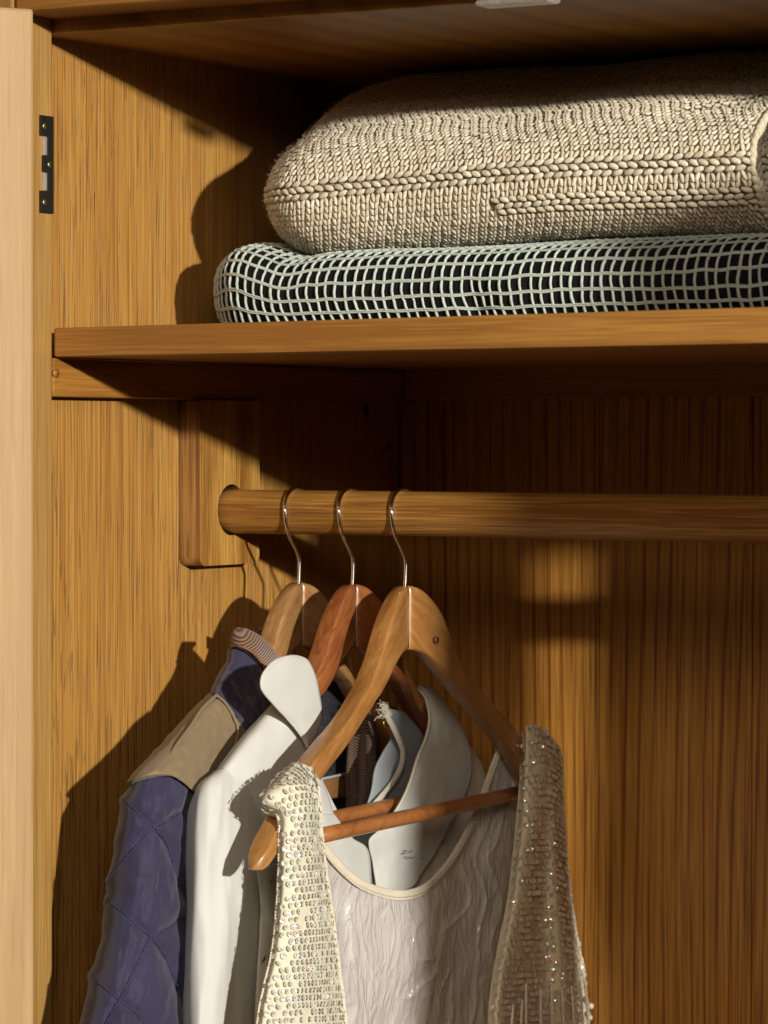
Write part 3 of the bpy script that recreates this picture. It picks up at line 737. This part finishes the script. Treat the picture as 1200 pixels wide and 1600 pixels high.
# rounded left collar wing: closed outline filled from its centre line
def leaf(name, left, right, xs, mat, parent, nu=30, nv=60, disp=None, thick=.0016, bulge=2.5):
    L = spline(left, nv); Rr = spline(right, nv); X = np.interp(np.linspace(0, 1, nv), np.linspace(0, 1, len(xs)), xs)
    G = np.empty((nv, nu, 3))
    for j in range(nv):
        for i in range(nu):
            u = i/(nu-1); px, py = L[j]*(1-u)+Rr[j]*u; d = disp(px, py, u, j/(nv-1)) if disp else 0
            G[j, i] = on(px, py, 0, (X[j]+bulge*math.sin(u*math.pi))/1000+d)
    return grid_mesh(name, G, mat, parent, thick)
leaf('collar_wing', [(450, 1024), (436, 1027), (423, 1036), (411, 1052), (408, 1070), (413, 1084), (430, 1104), (450, 1126), (466, 1146), (479, 1168)],
     [(455, 1023), (466, 1024), (480, 1030), (489, 1044), (496, 1064), (500, 1086), (503, 1106), (503, 1124), (494, 1146), (482, 1169)],
     [124, 126, 128, 128, 127, 126], M_white, bs, disp=lambda px, py, u, v: .0006*noise.noise(Vector((px/25, py/25, 1))))
_L = [(450, 1024), (436, 1027), (423, 1036), (411, 1052), (408, 1070), (413, 1084), (430, 1104), (450, 1126), (466, 1146), (479, 1168)]
st = []; P = spline([(a+5 if i < 9 else a, b+(4 if i < 5 else -4), 128.6) for i, (a, b) in enumerate(_L)], 120)
for i in range(0, 118, 3): st.append(px_path([tuple(P[i]), tuple(P[i+1])], 2))
tubes('topstitching', st, .00022, M_tape, bs, 4, True)
fd = lambda px, py, u, v: .0022*noise.noise(Vector((px/38, py/60, 8)))+.0006*noise.noise(Vector((px/12, py/20, 3)))
leaf('collar_wing', [(651, 1072), (664, 1090), (671, 1120), (666, 1150), (652, 1185), (638, 1228), (622, 1260), (600, 1290), (578, 1314), (583, 1350), (589, 1392)],
     [(660, 1071), (682, 1080), (706, 1108), (727, 1143), (737, 1182), (736, 1220), (718, 1262), (700, 1298), (682, 1332), (662, 1362), (640, 1396)],
     [119, 124, 127, 128, 129, 128, 126], M_white, bs, 44, 80, fd, .002, 3.5)
tubes('collar_fold', [px_path([(652, 1074, 118), (665, 1091, 124), (671, 1122, 127), (666, 1151, 128), (652, 1186, 129), (638, 1229, 129), (622, 1261, 128.5), (600, 1291, 128), (579, 1315, 127.5)], 60)], .0011, M_tape, bs, 8)
leaf('collar_wing', [(480, 1270), (484, 1300), (488, 1340), (500, 1400)], [(523, 1272), (550, 1308), (576, 1330), (582, 1398)], [124, 126, 127, 127], M_white, bs, 20, 30, fd)
leaf('front_band', [(484, 1190), (488, 1240), (490, 1290), (494, 1330)], [(497, 1205), (512, 1240), (526, 1280), (560, 1330)], [120, 122, 123, 123], M_white, bs, 14, 24)
leaf('placket', [(574, 1318), (576, 1350), (578, 1400)], [(586, 1322), (592, 1350), (596, 1400)], [116, 117, 117], M_tape, bs, 8, 12)
leaf('inner_collar', [(600, 1106), (616, 1142), (600, 1174), (586, 1204), (580, 1240), (564, 1280), (549, 1304), (562, 1322)],
     [(632, 1112), (662, 1150), (664, 1176), (652, 1200), (640, 1240), (622, 1270), (604, 1296), (574, 1326)], [102, 100, 97, 96, 97, 100], M_white_in, bs, 26, 50, lambda px, py, u, v: .001*noise.noise(Vector((px/20, py/30, 8))))
def ribbon(name, pts, w, mat, parent, n=50, thick=.0008):
    P = spline(pts, n); T = np.gradient(P[:, :2], axis=0); T /= np.linalg.norm(T, axis=1)[:, None]; N = np.c_[-T[:, 1], T[:, 0]]
    G = np.array([[on(p[0]+q[0]*k*w/2, p[1]+q[1]*k*w/2, 0, (p[2]+(1.2 if k == 0 else 0))/1000) for k in (-1, -.5, 0, .5, 1)] for p, q in zip(P, N)])
    return grid_mesh(name, G, mat, parent, thick)
ribbon('hanging_tape', [(605, 1118, 108), (614, 1134, 108), (624, 1156, 107), (631, 1176, 106), (627, 1200, 104), (614, 1224, 103), (596, 1246, 102), (576, 1268, 102), (560, 1290, 102), (551, 1304, 102)], 8.5, M_tape, bs)
ribbon('frayed_end', [(601, 1101, 107), (604, 1110, 108), (610, 1120, 108)], 11, M_tape, bs, 12)
fr = []
for k in range(34):
    a0 = random.uniform(594, 610); b0 = random.uniform(1098, 1122); an = random.uniform(2.2, 4.6); L_ = random.uniform(5, 12)
    fr.append(px_path([(a0, b0, 108), (a0+L_*.5*math.cos(an), b0-L_*.5*math.sin(an)*.4, 109), (a0+L_*math.cos(an), b0+L_*.7*math.sin(an), 109)], 6))
tubes('frayed_threads', fr, .00022, M_tape, bs, 4, True)
rg = on(603, 1130, 0, .104); rgp = np.array([rg+np.array([0, .0035*math.cos(a), .0035*math.sin(a)]) for a in np.linspace(0, 2*math.pi, 24)])
tubes('brass_ring', [rgp], .0008, M_gold, bs, 8)
leaf('printed_body', [(690, 1150), (690, 1220), (670, 1290), (630, 1360), (600, 1440)], [(732, 1160), (758, 1205), (768, 1290), (770, 1370), (770, 1440)], [112, 115, 118, 118], M_print, bs, 30, 50, lambda px, py, u, v: .002*noise.noise(Vector((px/14, py/30, 8))))
leaf('body_side', [(400, 1350), (408, 1420), (404, 1500), (396, 1660)], [(450, 1350), (450, 1420), (450, 1500), (450, 1660)], [124, 124, 122, 120], M_print, bs, 14, 40, lambda px, py, u, v: .001*noise.noise(Vector((px/14, py/30, 8))))
ink = []
for a, b, l, an in ((630, 1334, 5, .3), (636, 1338, 6, -.6), (641, 1332, 4, .9), (633, 1329, 3, -.2), (660, 1336, 5, .5), (657, 1343, 4, 1.0), (645, 1340, 3, .1)):
    ink.append(px_path([(a, b, 134.4), (a+l*.5*math.cos(an), b-l*.5*math.sin(an), 134.4), (a+l*math.cos(an), b-l*math.sin(an), 134.4)], 5))
tubes('printed_mark', ink, .00045, M_dark, bs, 5)

# ================================================================ SEQUINNED VEST
vs = thing('vest', 'open cream sequinned vest with satin lining and beaded fringe on the front hanger', 'vest')
# satin lining of the back, hanging from the scooped neckline
neck = [(484, 1270, 156), (498, 1298, 154), (510, 1328, 151), (532, 1354, 147), (562, 1379, 144), (597, 1393, 142), (632, 1397, 141), (667, 1385, 141), (702, 1348, 142), (731, 1298, 143), (753, 1248, 145), (769, 1202, 147), (784, 1163, 149), (800, 1172, 148), (816, 1196, 146)]
bot = [(480, 148), (506, 145), (520, 143), (545, 141), (575, 140), (605, 139), (640, 139), (672, 139), (700, 139), (722, 140), (742, 141), (756, 142), (768, 142), (780, 142), (790, 140)]
n1 = 150; n2 = 170
NT_ = spline(neck, n1); NB = spline([(a, 1660, b) for a, b in bot], n1)
def ridged(x, y, z):
    n = 1-abs(noise.noise(Vector((x, y, z))))*2; return n*abs(n)
G = np.empty((n2, n1, 3))
for j in range(n2):
    v = j/(n2-1)
    for i in range(n1):
        p = NT_[i]*(1-v)+NB[i]*v; px, py, x = p
        if px > 740:
            px += -10*math.sin(math.pi*min(1, max(0, (py-1400)/260)))*((px-740)/60)
        w1 = noise.noise(Vector((px/60, py/60, 4.4)))*1.6; w2 = noise.noise(Vector((px/45, py/70, 9.4)))*1.6
        amp = min(1, v*7+.12)
        q1 = noise.noise(Vector((px/34+w1*.5, py/120+w2*.5, 1.2))); q2 = noise.noise(Vector((px/20+w2*.5+py/70, py/75, 5.2))); q3 = noise.noise(Vector((px/16-py/38+w1*.6, py/50, 3.2)))
        cz = lambda q, k: max(0, 1-abs(q)*k)**1.6
        d = (cz(q1, 5)*.0016+q1*.002+q2*.0010+noise.noise(Vector((px/70, py/170, 7)))*.007)*amp
        G[j, i] = on(px, py, 0, x/1000)+np.array([d, -.3*d, 0])
grid_mesh('satin_lining', G, M_satin, vs, .0008)
# braided neckline cord
def braid(name, path, r, pitch, mat, parent):
    D = np.r_[0, np.cumsum(np.linalg.norm(np.diff(path, axis=0), axis=1))]; E = []; s = 0; k = 0
    while s < D[-1]:
        p = Vector([np.interp(s, D, path[:, c]) for c in range(3)]); q = Vector([np.interp(s+pitch, D, path[:, c]) for c in range(3)])
        if (q-p).length < 1e-6: break
        T = (q-p).normalized(); n = T.cross(Vector((1, -.4, 0))).normalized(); b = T.cross(n)
        for sg in (-1, 1):
            E.append((p+n*sg*r*.45+T*(pitch*.5 if sg > 0 else 0), (T*pitch*.75+n*sg*r*.5), (n*r*.62-T*sg*.2*r), b*r*.7))
        s += pitch; k += 1
    return ellipsoids(name, E, mat, parent, 5, 6)
braid('edge_roll', EP, .0040, .0060, M_yarn, sw)
npath = np.array([on(a, b, 0, (c+1.8)/1000) for a, b, c in spline(neck[:13], 240)])
braid('neckline_braid', npath, .0026, .0034, M_creamtrim, vs)
npath2 = np.array([on(a+1, b+7, 0, (c+1.2)/1000) for a, b, c in spline(neck[1:13], 200)])
braid('neckline_beading', npath2, .0012, .0026, M_pearl, vs)
L_rows = [
 [(446, 1210, 150), (452, 1199, 158), (464, 1192, 164), (478, 1195, 168), (488, 1204, 168), (494, 1216, 164)],
 [(414, 1262, 152), (410, 1248, 164), (436, 1232, 174), (460, 1226, 179), (482, 1226, 180), (496, 1232, 176)],
 [(436, 1274, 170), (441, 1270, 176), (452, 1264, 180), (468, 1260, 183), (484, 1258, 183), (498, 1260, 178)],
 [(440, 1310, 172), (443, 1310, 177), (454, 1308, 181), (470, 1306, 184), (486, 1306, 183), (501, 1306, 177)],
 [(438, 1390, 172), (442, 1390, 178), (456, 1386, 182), (474, 1384, 184), (493, 1382, 183), (511, 1380, 176)],
 [(430, 1480, 172), (434, 1480, 178), (452, 1478, 183), (475, 1476, 186), (500, 1474, 184), (524, 1472, 176)],
 [(412, 1560, 172), (417, 1560, 178), (438, 1558, 183), (468, 1556, 187), (502, 1554, 185), (535, 1552, 176)],
 [(396, 1660, 172), (400, 1660, 178), (425, 1658, 183), (462, 1656, 188), (505, 1654, 186), (547, 1652, 176)]]
R_rows = [
 [(820, 1150, 166), (821, 1137, 172), (832, 1131, 174), (846, 1138, 174), (858, 1150, 172), (868, 1164, 168)],
 [(818, 1180, 168), (822, 1168, 177), (838, 1162, 180), (852, 1166, 180), (864, 1174, 178), (875, 1188, 166)],
 [(814, 1240, 168), (820, 1236, 178), (836, 1232, 183), (852, 1232, 183), (866, 1238, 180), (877, 1250, 166)],
 [(807, 1310, 168), (815, 1308, 179), (832, 1306, 183), (850, 1306, 179), (868, 1310, 181), (881, 1320, 166)],
 [(797, 1400, 168), (806, 1400, 179), (826, 1398, 181), (848, 1398, 177), (872, 1402, 183), (892, 1412, 166)],
 [(781, 1480, 168), (792, 1480, 180), (820, 1478, 180), (848, 1478, 174), (880, 1480, 184), (905, 1488, 166)],
 [(768, 1560, 168), (780, 1560, 182), (814, 1558, 179), (848, 1556, 174), (886, 1552, 184), (914, 1540, 166)],
 [(764, 1660, 168), (776, 1660, 183), (812, 1658, 178), (850, 1658, 173), (890, 1656, 184), (922, 1650, 166)]]
pn = lambda px, py, u, v: .0007*noise.noise(Vector((px/16, py/22, 1)))
def panel(name, rows, mat, nu, nv):
    G = patch(name, rows, None, None, nu, nv, pn, ret=True); grid_mesh(name, G, mat, vs, .0014); return G
GL = panel('front_panel', L_rows, M_cloth_l, 40, 110); GR = panel('front_panel', R_rows, M_cloth_r, 50, 110)
# straps going over the arm to the back
patch('back_strap', [[(449, 1206, 154), (466, 1193, 158), (490, 1210, 162)], [(432, 1240, 142), (456, 1236, 142), (490, 1250, 142)], [(440, 1300, 140), (470, 1300, 140), (500, 1310, 140)], [(428, 1660, 138), (470, 1660, 138), (520, 1660, 138)]], M_creamtrim, vs, 14, 40)
patch('back_strap', [[(822, 1140, 168), (842, 1140, 166), (866, 1166, 160)], [(816, 1200, 150), (840, 1200, 150), (874, 1200, 150)], [(800, 1330, 146), (830, 1330, 146), (868, 1330, 150)], [(790, 1660, 142), (830, 1660, 142), (880, 1660, 150)]], M_satin, vs, 14, 40)
def samp(G, u, v):
    nv, nu = G.shape[:2]; a = min(max(v*(nv-1), 0), nv-1.001); b = min(max(u*(nu-1), 0), nu-1.001); i, j = int(b), int(a); fu, fv = b-i, a-j
    p = (G[j, i]*(1-fu)+G[j, i+1]*fu)*(1-fv)+(G[j+1, i]*(1-fu)+G[j+1, i+1]*fu)*fv
    du = G[j, i+1]-G[j, i]; dv = G[j+1, i]-G[j, i]; n = np.cross(du, dv); n /= np.linalg.norm(n)+1e-12
    if n@(CAM-p) < 0: n = -n
    return Vector(p), Vector(n), Vector(du).normalized(), Vector(dv).normalized()
def sequins(name, G, mat, pu, pv, r, tilt, keep=1.0, u0=.1, lean=.3):
    V = []; F = []; nv, nu = G.shape[:2]
    Lv = np.r_[0, np.cumsum(np.linalg.norm(np.diff(G[:, nu//2], axis=0), axis=1))]; s = .004; row = 0
    while s < Lv[-1]:
        v = np.interp(s, Lv, np.linspace(0, 1, nv)); j = min(int(v*(nv-1)), nv-2)
        Lu = np.r_[0, np.cumsum(np.linalg.norm(np.diff(G[j], axis=0), axis=1))]; w = Lu[-1]*u0+(pu*.5 if row % 2 else 0)
        while w < Lu[-1]*.99:
            u = np.interp(w, Lu, np.linspace(0, 1, nu))
            if random.random() < keep:
                p, n, du, dv = samp(G, u, v)
                n2 = (n+du*random.gauss(0, tilt)+dv*(random.gauss(0, tilt)-lean)).normalized()
                a = n2.cross(dv).normalized(); b = n2.cross(a); rr = r*random.uniform(.88, 1.1); c = p+n*(.0017+random.uniform(0, .0005)); b0 = len(V); m = 10
                for rad, h in ((rr, 0), (rr*.62, -.0003), (rr*.24, -.0004)):
                    for k in range(m):
                        an = 2*math.pi*k/m; V.append(tuple(c+a*(rad*math.cos(an))+b*(rad*math.sin(an))+n2*h))
                for q in range(2):
                    for k in range(m):
                        k2 = (k+1) % m; F.append((b0+q*m+k, b0+q*m+k2, b0+(q+1)*m+k2, b0+(q+1)*m+k))
            w += pu*random.uniform(.95, 1.05)
        s += pv; row += 1
    me = bpy.data.meshes.new(name); me.from_pydata(V, [], F); me.update(); o = finish(name, me, mat, vs); o['kind'] = 'stuff'; return o
sequins('sequins', GL, M_seq, .0053, .0050, .00215, .20, .92, .06, .08)
sequins('sequins', GR, M_seq_r, .0054, .0050, .0022, .34, .92, .09, .10)
def along(G, u, n=160, out=.0012):
    return np.array([[*(lambda q: q[0]+q[1]*out)(samp(G, u, v))] for v in np.linspace(0, .995, n)])
braid('edge_beading', along(GL, .02), .0017, .0022, M_creamtrim, vs); braid('edge_beading', along(GL, .985), .0015, .0022, M_creamtrim, vs)
braid('edge_beading', along(GR, .03), .0014, .0021, M_creamtrim, vs); braid('edge_beading', along(GR, .985), .0014, .0021, M_creamtrim, vs)
# hanging bead fringe
fs_ = [(802, 1572, -6), (816, 1566, -5), (822, 1540, 0), (845, 1548, 0), (862, 1543, 2), (878, 1545, 5), (893, 1543, 7), (905, 1537, 9), (913, 1530, 10)]
E = []
for a, b, sl in fs_:
    P = px_path([(a, b, 187), (a+sl*.35, b+30, 190), (a+sl, b+110, 190)], 40); D = np.r_[0, np.cumsum(np.linalg.norm(np.diff(P, axis=0), axis=1))]; s = 0
    while s < D[-1]:
        p = Vector([np.interp(s, D, P[:, c]) for c in range(3)]); r = .0014
        E.append((p, Vector((0, 0, r*1.2)), Vector((r, 0, 0)), Vector((0, r, 0)))); s += .0021
ellipsoids('bead_fringe', E, M_pearl, vs, 5, 6)
for a, b in ((915, 1562), (923, 1572), (918, 1584), (908, 1592), (897, 1597), (921, 1590)):
    p = Vector(on(a, b, 0, .187)); r = .0027
    me = bpy.data.meshes.new('pearl'); bm = bmesh.new(); bmesh.ops.create_uvsphere(bm, u_segments=14, v_segments=10, radius=r); bm.to_mesh(me); bm.free()
    o = finish('pearl', me, M_pearl, vs); o.location = p
